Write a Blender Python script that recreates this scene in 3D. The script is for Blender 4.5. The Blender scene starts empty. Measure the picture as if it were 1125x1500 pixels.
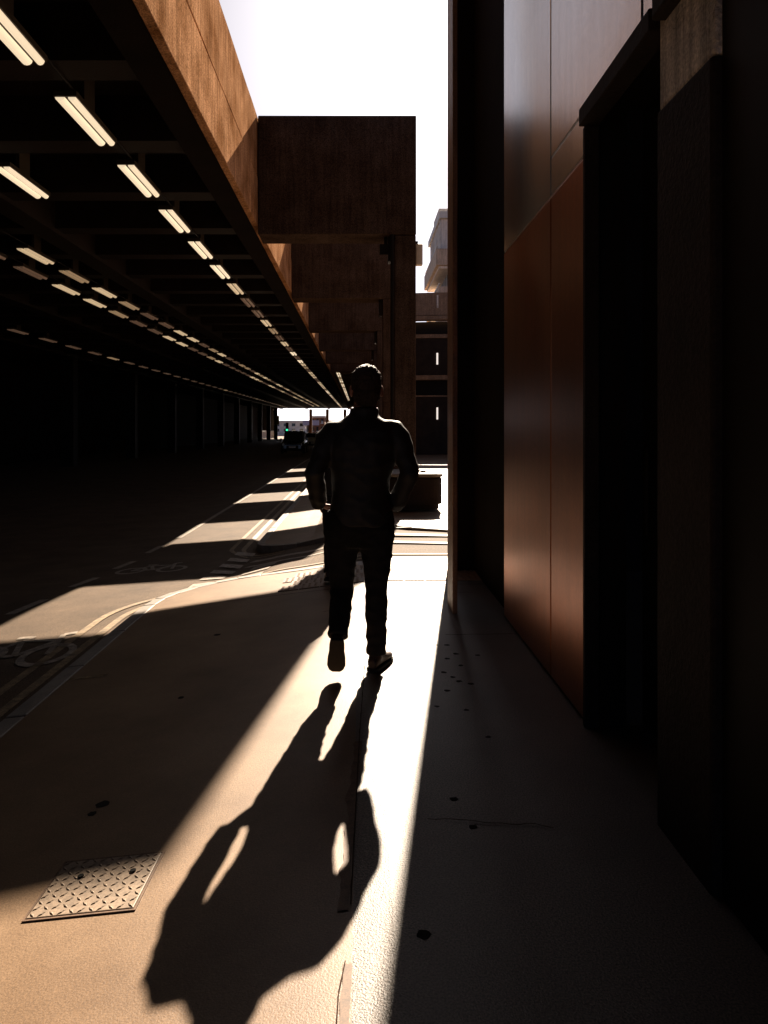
import bpy, bmesh, math, random
from mathutils import Vector, Matrix, noise
R = math.radians
random.seed(7)
scene = bpy.context.scene
col = scene.collection

# ------------------------------------------------------------------ camera
F = 1100.0 / 1125.0
CAM_H = 1.45
cam_data = bpy.data.cameras.new('camera')
cam = bpy.data.objects.new('camera', cam_data); col.objects.link(cam)
cam.location = (0, 0, CAM_H); cam.rotation_euler = (R(90), 0, 0)
cam_data.sensor_fit = 'HORIZONTAL'; cam_data.sensor_width = 36.0; cam_data.lens = 36.0 * F
cam_data.shift_x = 35.5 / 1125.0; cam_data.shift_y = -123.0 / 1125.0
cam_data.clip_start = 0.05; cam_data.clip_end = 3000
scene.camera = cam

# ------------------------------------------------------------------ world, sun, exposure
SUN_AZ, SUN_EL = 8.3, 31.75
world = bpy.data.worlds.new('World'); scene.world = world
world.use_nodes = True
wn = world.node_tree.nodes; wl = world.node_tree.links
for n in list(wn): wn.remove(n)
wo = wn.new('ShaderNodeOutputWorld'); bg = wn.new('ShaderNodeBackground'); sky = wn.new('ShaderNodeTexSky')
sky.sky_type = 'NISHITA'; sky.sun_disc = False
sky.sun_elevation = R(SUN_EL); sky.sun_rotation = R(SUN_AZ)
sky.altitude = 0; sky.air_density = 0.12; sky.dust_density = 0.55; sky.ozone_density = 1.0
hs = wn.new('ShaderNodeHueSaturation'); hs.inputs['Saturation'].default_value = 0.85
wl.new(sky.outputs[0], hs.inputs['Color']); wl.new(hs.outputs[0], bg.inputs['Color'])
bg.inputs['Strength'].default_value = 0.05
wl.new(bg.outputs[0], wo.inputs['Surface'])
sun_data = bpy.data.lights.new('sun', 'SUN'); sun_data.energy = 5.0; sun_data.angle = R(0.53)
sun_data.color = (1.0, 0.83, 0.65)
sun = bpy.data.objects.new('sun', sun_data); col.objects.link(sun)
sd = Vector((-math.sin(R(SUN_AZ)) * math.cos(R(SUN_EL)), -math.cos(R(SUN_AZ)) * math.cos(R(SUN_EL)), -math.sin(R(SUN_EL))))
sun.rotation_euler = sd.to_track_quat('-Z', 'Y').to_euler(); sun.location = (10, 60, 40)
scene.view_settings.view_transform = 'Standard'; scene.view_settings.look = 'None'
scene.view_settings.gamma = 1.0; scene.view_settings.use_curve_mapping = False
scene.view_settings.exposure = 2.0
scene.render.engine = 'CYCLES'
scene.cycles.max_bounces = 6; scene.cycles.diffuse_bounces = 4; scene.cycles.glossy_bounces = 3
scene.cycles.use_denoising = True

# ------------------------------------------------------------------ materials
def mat(name, color, rough=0.7, spec=0.5, var=0.0, vscale=6.0, var2=0.0, v2scale=180.0, bump=0.0, bscale=60.0,
        streak=0.0, metallic=0.0, tint=None, emit=None, estr=0.0, trans=0.0, dist=0.01):
    m = bpy.data.materials.new(name); m.use_nodes = True
    nt = m.node_tree; N = nt.nodes; L = nt.links
    b = N['Principled BSDF']
    b.inputs['Roughness'].default_value = rough; b.inputs['Specular IOR Level'].default_value = spec
    b.inputs['Metallic'].default_value = metallic
    b.inputs['Base Color'].default_value = (*color, 1)
    if emit:
        b.inputs['Emission Color'].default_value = (*emit, 1); b.inputs['Emission Strength'].default_value = estr
    if trans: b.inputs['Transmission Weight'].default_value = trans
    geo = N.new('ShaderNodeNewGeometry')
    cur = None
    def nz(scale, detail=5.0, rough_=0.6, vec=None):
        t = N.new('ShaderNodeTexNoise'); t.inputs['Scale'].default_value = scale
        t.inputs['Detail'].default_value = detail; t.inputs['Roughness'].default_value = rough_
        L.new(vec or geo.outputs['Position'], t.inputs['Vector']); return t
    def mul(fac_socket, lo, hi, cur, fmin=0.3, fmax=0.7, c_lo=None):
        mr = N.new('ShaderNodeMapRange'); L.new(fac_socket, mr.inputs['Value'])
        mr.inputs['From Min'].default_value = fmin; mr.inputs['From Max'].default_value = fmax
        mr.inputs['To Min'].default_value = 0; mr.inputs['To Max'].default_value = 1
        mx = N.new('ShaderNodeMix'); mx.data_type = 'RGBA'
        L.new(mr.outputs[0], mx.inputs[0])
        mx.inputs[6].default_value = (lo, lo, lo, 1) if c_lo is None else (*c_lo, 1)
        mx.inputs[7].default_value = (hi, hi, hi, 1)
        m2 = N.new('ShaderNodeMix'); m2.data_type = 'RGBA'; m2.blend_type = 'MULTIPLY'; m2.inputs[0].default_value = 1
        if cur is None: m2.inputs[6].default_value = (*color, 1)
        else: L.new(cur, m2.inputs[6])
        L.new(mx.outputs[2], m2.inputs[7]); return m2.outputs[2]
    if var: cur = mul(nz(vscale).outputs[0], 1 - var, 1 + var * 0.6, cur, c_lo=None if tint is None else tuple((1 - var) * t for t in tint))
    if var2: cur = mul(nz(v2scale, 2.0).outputs[0], 1 - var2, 1 + var2, cur, 0.35, 0.65)
    if streak:
        mp = N.new('ShaderNodeMapping'); mp.inputs['Scale'].default_value = (9, 9, 0.5)
        L.new(geo.outputs['Position'], mp.inputs['Vector'])
        cur = mul(nz(1.6, 6.0, 0.65, mp.outputs[0]).outputs[0], 1 - streak, 1.0 + streak * 0.3, cur, 0.35, 0.62)
    if cur is not None: L.new(cur, b.inputs['Base Color'])
    if bump:
        bp = N.new('ShaderNodeBump'); bp.inputs['Strength'].default_value = bump; bp.inputs['Distance'].default_value = dist
        L.new(nz(bscale, 3.0).outputs[0], bp.inputs['Height']); L.new(bp.outputs[0], b.inputs['Normal'])
    return m

M = {}
M['pavement'] = mat('smooth_pavement', (0.190, 0.124, 0.073), 0.46, 0.45, 0.38, 1.5, 0.25, 190, 0.22, 160, tint=(1, .88, .74), dist=.004)
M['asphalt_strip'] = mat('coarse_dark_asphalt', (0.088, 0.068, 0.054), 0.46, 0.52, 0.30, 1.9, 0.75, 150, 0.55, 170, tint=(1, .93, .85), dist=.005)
M['road'] = mat('road_asphalt', (0.098, 0.066, 0.041), 0.8, 0.12, 0.3, 1.7, 0.5, 130, 0.7, 150, dist=.006)
M['kerb'] = mat('kerb_granite', (0.19, 0.16, 0.13), 0.6, 0.5, 0.25, 9, 0.3, 200, 0.4, 140, dist=.004)
M['white_paint'] = mat('white_road_paint', (0.29, 0.235, 0.18), 0.7, 0.3, 0.6, 16, 0.4, 120, 0.4, 150, dist=.004)
M['yellow_paint'] = mat('yellow_road_paint', (0.22, 0.150, 0.078), 0.7, 0.3, 0.6, 16, 0.4, 120, 0.4, 150, dist=.004)
M['tactile'] = mat('tactile_paver', (0.22, 0.13, 0.07), 0.6, 0.5, 0.3, 10, 0.25, 180, 0.4, 120, dist=.004)
M['concrete'] = mat('shaded_brown_concrete', (0.068, 0.049, 0.041), 0.9, 0.0, 0.40, 1.6, 0.5, 70, 0.35, 38, streak=0.3, tint=(1, .9, .8), dist=.012)  # portal frame copy of the deck concrete, darkened to imitate shade
M['fascia'] = mat('sunlit_sandy_concrete', (0.48, 0.268, 0.147), 0.9, 0.0, 0.46, 1.5, 0.40, 55, 0.6, 34, streak=0.38, tint=(1, .84, .68), dist=.016)  # fascia copy of the same concrete, lightened to imitate sunlight
M['dark_concrete'] = mat('shaded_soffit_concrete', (0.017, 0.011, 0.008), 0.6, 0.18, 0.35, 1.4, 0.2, 60, 0.4, 38, dist=.01)  # deck underside, colour darkened to imitate the shade below it
M['deep_shade'] = mat('shade_black_concrete', (0.012, 0.008, 0.006), 0.9, 0.04, 0.35, 1.4, 0.2, 60, 0.4, 38, dist=.01)  # near-black colour imitating deep shade on the edge core and walls
M['pier'] = mat('board_marked_concrete', (0.70, 0.64, 0.58), 0.75, 0.4, 0.35, 5, 0.25, 70, 0.9, 55, streak=0.6, dist=.02)
M['pillar'] = mat('brown_pillar', (0.24, 0.115, 0.055), 0.5, 0.4, 0.3, 5, 0.2, 90, 0.6, 60, streak=0.55, dist=.01)
M['panel'] = mat('bronze_glow_cladding', (0.39, 0.122, 0.040), 0.34, 0.5, 0.16, 1.6, 0.06, 30, 0.10, 1.3, streak=.10, dist=.03, metallic=.95)  # lower cladding, glow of the sunlit ground put into its colour
M['sky_sheen_panel'] = mat('sky_sheen_cladding', (0.55, 0.53, 0.53), 0.27, 0.5, 0.10, 1.6, 0.06, 30, 0.10, 1.3, streak=.10, dist=.03, metallic=.95)  # same cladding higher up, greyed to imitate the reflected sky
M['black'] = mat('black_metal', (0.010, 0.008, 0.007), 0.65, 0.12, 0.2, 8)
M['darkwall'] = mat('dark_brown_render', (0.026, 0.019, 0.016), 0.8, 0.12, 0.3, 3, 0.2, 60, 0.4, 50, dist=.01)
M['steel'] = mat('galvanised_plate', (0.24, 0.175, 0.12), 0.6, 0.4, 0.3, 18, 0.2, 90, 0.2, 90, dist=.002)
M['hole'] = mat('hole_black', (0.006, 0.006, 0.006), 0.9, 0.1, 0.1, 9)
M['gum'] = mat('trodden_gum', (0.020, 0.017, 0.015), 0.9, 0.1, 0.3, 60)
M['tar'] = mat('tar_joint', (0.040, 0.020, 0.011), 0.9, 0.1, 0.4, 30)
M['patch'] = mat('brown_patch_mortar', (0.125, 0.068, 0.036), 0.6, 0.4, 0.4, 30, 0.3, 200)
M['tube_on'] = mat('lit_tube', (0.8, 0.7, 0.55), 0.5, emit=(1.0, 0.79, 0.53), estr=0.215, var=0.05)
M['tube_dim'] = mat('dim_tube', (0.5, 0.4, 0.3), 0.5, emit=(1.0, 0.66, 0.36), estr=0.05, var=0.05)
M['tube_mid'] = mat('warm_tube', (0.6, 0.5, 0.4), 0.5, emit=(1.0, 0.73, 0.43), estr=0.12, var=0.05)
M['tube_low'] = mat('faint_tube', (0.3, 0.2, 0.14), 0.5, emit=(1.0, 0.60, 0.38), estr=0.014, var=0.05)
M['lamp_case'] = mat('lamp_housing', (0.05, 0.04, 0.03), 0.6, 0.3, 0.2, 12)
M['slit'] = mat('lit_slit_lamp', (0.8, 0.8, 0.8), 0.5, emit=(1.0, 0.88, 0.78), estr=0.22, var=0.05)
M['green'] = mat('green_signal', (0.0, 0.4, 0.2), 0.4, emit=(0.05, 1.0, 0.45), estr=0.4, var=0.05)
M['red_off'] = mat('unlit_red_lens', (0.10, 0.01, 0.01), 0.3, 0.5, 0.1, 20)
M['amber_off'] = mat('unlit_amber_lens', (0.12, 0.05, 0.01), 0.3, 0.5, 0.1, 20)
M['pale'] = mat('pale_stucco', (0.78, 0.74, 0.68), 0.8, 0.3, 0.2, 1.1, 0.1, 30, 0.2, 30)
M['beige'] = mat('beige_ribbed_concrete', (0.86, 0.78, 0.70), 0.85, 0.3, 0.12, 2, 0.1, 20, 0.3, 20, streak=.2)
M['tan'] = mat('tan_concrete', (0.27, 0.18, 0.12), 0.85, 0.3, 0.25, 1.5, 0.2, 20, 0.3, 20, streak=.3)
M['terrace'] = mat('terrace_concrete', (0.70, 0.52, 0.38), 0.85, 0.3, 0.2, 1.5, 0.2, 20, 0.3, 20, streak=.3)
M['white'] = mat('white_coping', (0.75, 0.72, 0.68), 0.7, 0.3, 0.1, 3)
M['glass'] = mat('dark_window_glass', (0.02, 0.022, 0.025), 0.08, 0.6, 0.1, 3)
M['skin'] = mat('skin', (0.32, 0.14, 0.09), 0.5, 0.4, 0.12, 30, bump=.1, bscale=300, dist=.002)
M['jacket'] = mat('black_jacket_cloth', (0.013, 0.011, 0.010), 0.62, 0.35, 0.3, 25, 0.2, 500, 0.35, 480, dist=.002)
M['trousers'] = mat('dark_trousers_cloth', (0.011, 0.010, 0.010), 0.85, 0.2, 0.3, 25, 0.2, 500, 0.3, 480, dist=.002)
M['shoe'] = mat('brown_shoe_leather', (0.032, 0.015, 0.009), 0.5, 0.4, 0.3, 30)
M['sole'] = mat('rubber_sole', (0.014, 0.012, 0.011), 0.8, 0.2, 0.2, 40)
M['hair'] = mat('dark_brown_hair', (0.030, 0.016, 0.010), 0.55, 0.4, 0.4, 80, bump=.8, bscale=420, dist=.006)
M['eye'] = mat('eye_white', (0.6, 0.58, 0.55), 0.2, 0.5, 0.05, 30)
M['grey_sign'] = mat('grey_sign_box', (0.82, 0.76, 0.70), 0.5, 0.4, 0.15, 12)
M['car_dark'] = mat('dark_car_paint', (0.012, 0.012, 0.013), 0.2, 0.6, 0.1, 4)
M['car_pale'] = mat('silver_car_paint', (0.45, 0.43, 0.42), 0.25, 0.6, 0.1, 4)
M['rubber'] = mat('tyre_rubber', (0.015, 0.015, 0.015), 0.85, 0.2, 0.2, 30)
M['rim'] = mat('alloy_rim', (0.35, 0.35, 0.35), 0.35, 0.6, 0.1, 10, metallic=.8)
M['lens'] = mat('clear_headlight', (0.55, 0.55, 0.55), 0.1, 0.7, 0.1, 10)
M['yellow'] = mat('yellow_sign_paint', (0.65, 0.38, 0.04), 0.5, 0.4, 0.1, 10)
M['bluesign'] = mat('pale_blue_sign', (0.35, 0.36, 0.55), 0.5, 0.4, 0.1, 6)
M['ground'] = mat('bare_ground', (0.07, 0.06, 0.05), 0.9, 0.2, 0.3, 0.6, 0.3, 20)
M['redbrick'] = mat('red_brown_brick', (0.22, 0.10, 0.06), 0.85, 0.2, 0.3, 2, 0.2, 18)

# ------------------------------------------------------------------ mesh helpers
class MB:
    def __init__(s): s.v = []; s.f = []
    def add(s, vs, fs):
        k = len(s.v); s.v += [tuple(p) for p in vs]; s.f += [tuple(i + k for i in f) for f in fs]; return s
    def box(s, x0, x1, y0, y1, z0, z1):
        return s.add([(x0,y0,z0),(x1,y0,z0),(x1,y1,z0),(x0,y1,z0),(x0,y0,z1),(x1,y0,z1),(x1,y1,z1),(x0,y1,z1)],
                     [(0,3,2,1),(4,5,6,7),(0,1,5,4),(1,2,6,5),(2,3,7,6),(3,0,4,7)])
    def rings(s, rings, cap=True):
        n = len(rings[0]); vs = [p for r in rings for p in r]; fs = []
        for i in range(len(rings) - 1):
            for j in range(n):
                a, b = i*n + j, i*n + (j+1) % n
                fs.append((a, b, b + n, a + n))
        if cap:
            fs.append(tuple(range(n - 1, -1, -1))); fs.append(tuple((len(rings)-1)*n + j for j in range(n)))
        return s.add(vs, fs)
    def prism(s, poly, z0, z1):
        return s.rings([[(x, y, z0) for x, y in poly], [(x, y, z1) for x, y in poly]])
    def tube(s, p0, p1, r0, r1=None, n=10):
        r1 = r0 if r1 is None else r1
        p0, p1 = Vector(p0), Vector(p1); d = (p1 - p0).normalized()
        u = d.orthogonal().normalized(); w = d.cross(u)
        return s.rings([[p + (u*math.cos(2*math.pi*k/n) + w*math.sin(2*math.pi*k/n))*r for k in range(n)] for p, r in ((p0, r0), (p1, r1))])
    def limb(s, pts, n=14):
        """pts: (centre, ru, rv, up) rings swept along the polyline"""
        P = [Vector(p[0]) for p in pts]; out = []
        for i, p in enumerate(pts):
            d = (P[min(i+1, len(P)-1)] - P[max(i-1, 0)]).normalized()
            up = Vector(p[3]) if len(p) > 3 else Vector((0, 1, 0.001))
            u = up.cross(d)
            if u.length < 1e-4: u = d.orthogonal()
            u.normalize(); w = d.cross(u).normalized()
            out.append([P[i] + u*math.cos(2*math.pi*k/n)*p[1] + w*math.sin(2*math.pi*k/n)*p[2] for k in range(n)])
        return s.rings(out)
    def ball(s, c, rx, ry, rz, n=14, m=10):
        c = Vector(c); rg = []
        for i in range(1, m):
            t = math.pi * i / m
            rg.append([(c.x + rx*math.sin(t)*math.cos(2*math.pi*k/n), c.y + ry*math.sin(t)*math.sin(2*math.pi*k/n), c.z - rz*math.cos(t)) for k in range(n)])
        return s.rings(rg)
    def mesh(s, name, m):
        me = bpy.data.meshes.new(name); me.from_pydata(s.v, [], s.f); me.update()
        bm = bmesh.new(); bm.from_mesh(me); bmesh.ops.recalc_face_normals(bm, faces=bm.faces); bm.to_mesh(me); bm.free()
        me.materials.append(m); return me
    def build(s, name, m, parent=None, bevel=0, smooth=False, kind=None, local=False):
        o = bpy.data.objects.new(name, s.mesh(name, m)); col.objects.link(o)
        if smooth:
            for p in o.data.polygons: p.use_smooth = True
        if bevel:
            bv = o.modifiers.new('bevel', 'BEVEL'); bv.width = bevel; bv.segments = 2; bv.limit_method = 'ANGLE'
        if kind: o['kind'] = kind
        if parent: attach(o, parent, local)
        return o
def attach(o, parent, local=False):
    o.parent = parent
    if not local:
        q = parent; off = Vector()
        while q: off += q.location; q = q.parent if q.type == 'EMPTY' else None
        o.matrix_parent_inverse = Matrix.Translation(-off)
def empty(name, loc=(0,0,0)):
    o = bpy.data.objects.new(name, None); o.location = loc; o.empty_display_size = .2; col.objects.link(o); return o
def tag(o, label=None, cat=None, group=None, kind=None):
    if label: o['label'] = label
    if cat: o['category'] = cat
    if group: o['group'] = group
    if kind: o['kind'] = kind
    return o
def copy_tree(o, kids, parent=None):
    c = o.copy(); col.objects.link(c); c.parent = parent
    for ch in kids.get(o.name, []): copy_tree(ch, kids, c)
    return c
def voxel(mb, size, smooth=4, name='tmp', fold=None):
    """union of overlapping closed shells into one continuous surface"""
    me = mb.mesh(name, M['black']); o = bpy.data.objects.new(name, me); col.objects.link(o)
    md = o.modifiers.new('r', 'REMESH'); md.mode = 'VOXEL'; md.voxel_size = size
    sm = o.modifiers.new('s', 'SMOOTH'); sm.factor = 0.5; sm.iterations = smooth
    dg = bpy.context.evaluated_depsgraph_get()
    out = bpy.data.meshes.new_from_object(o.evaluated_get(dg)); out.name = name
    bpy.data.objects.remove(o)
    if fold:
        for v in out.vertices:
            v.co += v.normal * fold(v.co)
    for p in out.polygons: p.use_smooth = True
    return out

# ------------------------------------------------------------------ ground levels
KX = -2.10                                   # kerb line of the main road
def sstep(a, b, x):
    t = min(1, max(0, (x - a) / (b - a))); return t*t*(3 - 2*t)
PSL = 0.12
def dip(x, y):                               # the street falls away beyond the corner
    return (0.22 * sstep(6.8, 13.0, y) + .07*sstep(8.8, 10.6, y)*sstep(KX, -1.74, x)) * (1 - sstep(-0.9, 0.4, x))
def pav(x, y=0):                             # pavement falls towards the road
    return (0.0 if x > 0.1 else -PSL * (0.1 - max(x, KX))) - dip(x, y)
def road_z(x, y=0):
    if x <= KX: return pav(KX) - 0.12 - 0.055 * (KX - max(x, -5.6)) - dip(x, y)
    return pav(x) - 0.03 - 0.09 * (1 - sstep(-1.7, -0.8, x)) - dip(x, y)
RX = [-60, -22, -5.6, -4.0, -3.0] + [KX + .1*i for i in range(23)] + [2, 60]
RY = [-30, 0, 5] + [6.5 + .5*i for i in range(15)] + [15, 20, 30, 50, 100, 180, 420]
def far_z(x, y): return pav(x, y) + .01 - .02*sstep(-.9, .5, x)
def sheet(name, xs, ys, zf, m):
    vs = [(x, y, zf(x, y)) for y in ys for x in xs]; n = len(xs)
    fs = [(j*n+i, j*n+i+1, (j+1)*n+i+1, (j+1)*n+i) for j in range(len(ys)-1) for i in range(n-1)]
    return MB().add(vs, fs).build(name, m)
g = MB().add([(-1500,-1500,-.95),(1500,-1500,-.95),(1500,2500,-.95),(-1500,2500,-.95)], [(0,1,2,3)]).build('ground', M['ground'], kind='structure')
road = sheet('road', RX, RY, road_z, M['road']); road['kind'] = 'structure'

# near pavement with rounded corner, far pavement beyond the side street
CR = 1.0; CY = 7.25
def xl(y): return KX + .13 if y <= CY else KX + .13 + CR - math.sqrt(max(0, CR*CR - (y - CY)**2))
ys = [-30, -5, 0, 2, 4, 6, CY] + [CY + CR*math.sin(R(a)) for a in range(10, 91, 10)]
JX = -.02                                     # joint between the smooth paving and the coarse asphalt by the building
def near_sheet(name, m, xf):
    vs = [(x, y, pav(x, y)) for y in ys for x in xf(y)]; n = len(xf(0))
    fs = [(j*n+i, j*n+i+1, (j+1)*n+i+1, (j+1)*n+i) for j in range(len(ys)-1) for i in range(n-1)]
    return MB().add(vs, fs).build(name, M[m], kind='structure')
pavement = near_sheet('pavement', 'pavement', lambda y: [xl(y) + (JX - xl(y))*i/9 for i in range(10)])
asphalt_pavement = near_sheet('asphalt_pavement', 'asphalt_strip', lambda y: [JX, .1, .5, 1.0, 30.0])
FXL = -1.62
def yfront(x):
    if x < -1.02: return 12.75 - math.sqrt(max(0, .6**2 - (x + 1.02)**2))
    return max(10.7, 12.15 - 0.55*(x + 1.02))
xs = [FXL, -1.58, -1.5, -1.4, -1.25, -1.02, -.8, -.6, -.4, -.2, 0, .1, .3, .5, 1.0, 1.64, 40]
FAR_UP = 0.06
vs = []
for x in xs:
    y0 = yfront(x); vs += [(x, y, far_z(x, y)) for y in (y0, 12.8, 13.2, 20, 80, 166)]
fs = [(i*6+j, (i+1)*6+j, (i+1)*6+j+1, i*6+j+1) for i in range(len(xs)-1) for j in range(5)]
far_pavement = MB().add(vs, fs).build('far_pavement', M['pavement'], kind='structure')

def kerb_run(path, zf, owner, inward, step=0.9, width=0.13):
    """separate kerb stones along a polyline of (x, y)"""
    acc = []; P = [Vector(p) for p in path]
    for a, b in zip(P, P[1:]):
        L = (b - a).length; k = max(1, round(L / step))
        for i in range(k): acc.append((a + (b - a)*(i/k), a + (b - a)*((i+1)/k)))
    for a, b in acc:
        t = (b - a).normalized(); nrm = Vector((-t.y, t.x)) * inward; e = t * .004
        j = random.uniform(-.003, .003)
        q = [a + e, b - e, b - e + nrm*width, a + e + nrm*width]
        top = [(p.x, p.y, zf(p.x, p.y) + .004 + j) for p in q]; bot = [(p.x, p.y, zf(p.x, p.y) - .35) for p in q]
        MB().rings([bot, top]).build('kerb_stone', M['kerb'], owner, bevel=.012)
arc = [(KX + CR - .0*1 - (CR)*math.cos(R(a)) + .0, CY + (CR + .12)*math.sin(R(a))) for a in range(0, 91, 15)]
kerb_run([(KX, -4.0), (KX, CY)], pav, pavement, -1)
kerb_run(arc + [(1.0, CY + CR + .12), (4.6, CY + CR + .12)], pav, pavement, -1, .6)
farc = [(x, yfront(x) - .0) for x in (-1.62, -1.58, -1.5, -1.4, -1.25, -1.02)]
off = [(-1.74, 60), (-1.74, 12.75), (-1.70, 12.55), (-1.60, 12.32), (-1.43, 12.14), (-1.22, 12.04), (-1.02, 12.01), (1.62, 10.56), (6, 10.56)]
kerb_run(off, far_z, far_pavement, 1, .95)

# painted markings
def ribbon(name, path, w, m, owner=None, lift=.008, zf=None):
    P = [Vector((p[0], p[1])) for p in path]; Q = []
    for a, b in zip(P, P[1:]):                       # resample so that paint follows the surface
        k = max(1, int((b - a).length / .12) if (b - a).length < 12 else 20)
        Q += [a + (b - a)*i/k for i in range(k)]
    Q.append(P[-1]); vs = []; zf = zf or road_z
    for i, p in enumerate(Q):
        t = (Q[min(i+1, len(Q)-1)] - Q[max(i-1, 0)]).normalized(); nn = Vector((-t.y, t.x)) * w/2
        for q in (p - nn, p + nn): vs.append((q.x, q.y, zf(q.x, q.y) + lift))
    fs = [(2*i, 2*i+1, 2*i+3, 2*i+2) for i in range(len(Q)-1)]
    return MB().add(vs, fs).build(name, m, owner or road)
for o_ in (.22, .42):
    r = CR + .12 + o_
    p = [(KX - o_, -6), (KX - o_, CY)] + [(KX + CR - (CR + o_)*math.cos(R(a)), CY + r*math.sin(R(a))) for a in range(6, 91, 6)] + [(0.9, CY + r), (4, CY + r)]
    ribbon('yellow_line', p, .075, M['yellow_paint'])
    p = [(-1.74 - o_, 140), (-1.74 - o_, 12.75)] + [(-1.02 - (.72 + o_)*math.cos(R(a)), 12.75 - (.72 + o_)*math.sin(R(a))) for a in range(8, 84, 8)]
    ribbon('yellow_line', p, .075, M['yellow_paint'])
y = 4.3
for k in range(6):
    y = 4.35 + 1.68*k + .05; ribbon('lane_dash', [(-3.62, y), (-3.58, y + .78)], .11, M['white_paint'])
ribbon('lane_line', [(-3.50, 14.5), (-3.48, 150)], .11, M['white_paint'])
for k in range(6): ribbon('junction_dash', [(-1.86, 8.72 + .66*k), (-1.86, 9.06 + .66*k)], .30, M['white_paint'])
for k in range(3): ribbon('junction_dash', [(-1.32, 8.62 + .74*k), (-1.32, 9.02 + .74*k)], .34, M['white_paint'])
ribbon('light_stripe', [(-1.62, 11.35), (-.9, 11.0), (.4, 10.45), (4, 9.85)], .20, M['white_paint'])  # light between striped shadows, painted on as two pale lines
ribbon('light_stripe', [(-1.62, 10.75), (-.9, 10.4), (.4, 9.75), (4, 9.15)], .16, M['white_paint'])
ribbon('loading_mark', [(-1.96, 5.06), (-1.70, 5.06)], .05, M['yellow_paint'], pavement, .004, pav)
def cycle_symbol(cx, cy, s):
    mb = MB()
    def add(path, w):
        P = [Vector(p) for p in path]; k0 = len(mb.v)
        closed = (P[0] - P[-1]).length < 1e-6
        for i, p in enumerate(P):
            a_ = P[i-1] if i > 0 else (P[-2] if closed else P[0]); b_ = P[i+1] if i < len(P)-1 else (P[1] if closed else P[-1])
            t = (b_ - a_).normalized(); nn = Vector((-t.y, t.x))*w/2
            for q in (p - nn, p + nn):
                X, Y = cx + q.x*s, cy + q.y*s*1.5; mb.v.append((X, Y, road_z(X, Y) + .008))
        for i in range(len(P)-1): mb.f.append((k0+2*i, k0+2*i+1, k0+2*i+3, k0+2*i+2))
    for wx in (-.34, .34): add([(wx + .22*math.cos(R(a)), .22*math.sin(R(a))) for a in range(0, 361, 20)], .07)
    for pth in ([(-.34,0),(-.14,.36)], [(-.14,.36),(.26,.34)], [(-.14,.36),(.02,0)], [(.02,0),(.26,.34)], [(.34,0),(.22,.48)], [(.22,.48),(.34,.52)], [(-.24,.44),(-.06,.44)], [(-.34,.0),(.02,.0)]):
        add(pth, .06)
    mb.build('cycle_symbol', M['white_paint'], road)
cycle_symbol(-2.98, 10.75, .85); cycle_symbol(-2.85, 6.15, .85)

# tactile pavers at the dropped kerb, one object each
tp = None
for r_ in range(4):
    for c_ in range(16):
        x0 = -.78 + .2*c_ + (.1 if r_ % 2 else 0); y0 = 7.12 + .22*r_
        if tp is None:
            b = MB().box(.004, .196, .004, .216, -.03, .008)
            for i in range(3):
                for j in range(3): b.tube((.04+.06*i, .045+.065*j, .004), (.04+.06*i, .045+.065*j, .013), .019, .012, 6)
            tp = b.mesh('paver', M['tactile'])
        o = bpy.data.objects.new('paver', tp); col.objects.link(o)
        o.location = (x0, y0, pav(x0, y0)); o.rotation_euler = (0, math.atan(-PSL) if x0 < 0 else 0, 0); attach(o, pavement, True)

# tar joint, cracks and gum on the pavement
def ragged(name, path, w, m, jit, lift, seed):
    rnd = random.Random(seed); vs = []; P = []
    for a, b in zip(path, path[1:]):
        k = max(1, int(math.dist(a, b)/.025)); P += [(a[0]+(b[0]-a[0])*i/k, a[1]+(b[1]-a[1])*i/k) for i in range(k)]
    P.append(path[-1])
    for x, y in P:
        l = w/2 + jit*noise.noise(Vector((x*9, y*14, seed))); rr = w/2 + .2*jit*noise.noise(Vector((x*9, y*11, seed+7)))
        for X in (x - max(l, .001), x + max(rr, .001)): vs.append((X, y, pav(X, y) + lift))
    fs = [(2*i, 2*i+1, 2*i+3, 2*i+2) for i in range(len(P)-1)]
    MB().add(vs, fs).build(name, m, pavement)
ragged('patch_strip', [(-.045, 1.75), (-.035, 2.05)], .03, M['patch'], .012, .004, 1)
ragged('patch_strip', [(-.050, 2.28), (-.030, 3.0), (-.005, 3.5)], .034, M['patch'], .022, .004, 2)
ragged('crack', [(-.028, 2.3), (.0, 3.6), (.03, 4.6)], .004, M['tar'], .003, .006, 3)
ragged('crack', [(-.075, 1.6), (-.06, 1.75), (-.055, 1.95), (-.04, 2.06)], .004, M['tar'], .003, .006, 4)
def cross_crack(pts, w, jit=.01):
    vs = []
    P = []
    for a, b in zip(pts, pts[1:]):
        k = max(1, int(math.dist(a, b)/.03)); P += [(a[0]+(b[0]-a[0])*i/k, a[1]+(b[1]-a[1])*i/k) for i in range(k)]
    P.append(pts[-1])
    for x, y in P:
        yy = y + jit*noise.noise(Vector((x*12, y*3, 5.1)))
        for q in (-w/2, w/2): vs.append((x, yy + q, pav(x, y) + .006))
    MB().add(vs, [(2*i, 2*i+1, 2*i+3, 2*i+2) for i in range(len(P)-1)]).build('crack', M['tar'], pavement)
cross_crack([(-1.9, 6.95), (3, 6.95)], .012, 0)
cross_crack([(.60, 5.25), (1.1, 5.27)], .010, .01)
cross_crack([(.25, 2.78), (.7, 2.72)], .006, .03)
cross_crack([(-.30, 6.1), (-.22, 6.12), (-.20, 6.3)], .008, .02)
cross_crack([(.42, 6.7), (.50, 6.62), (1.0, 6.6)], .010, .02)
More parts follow.
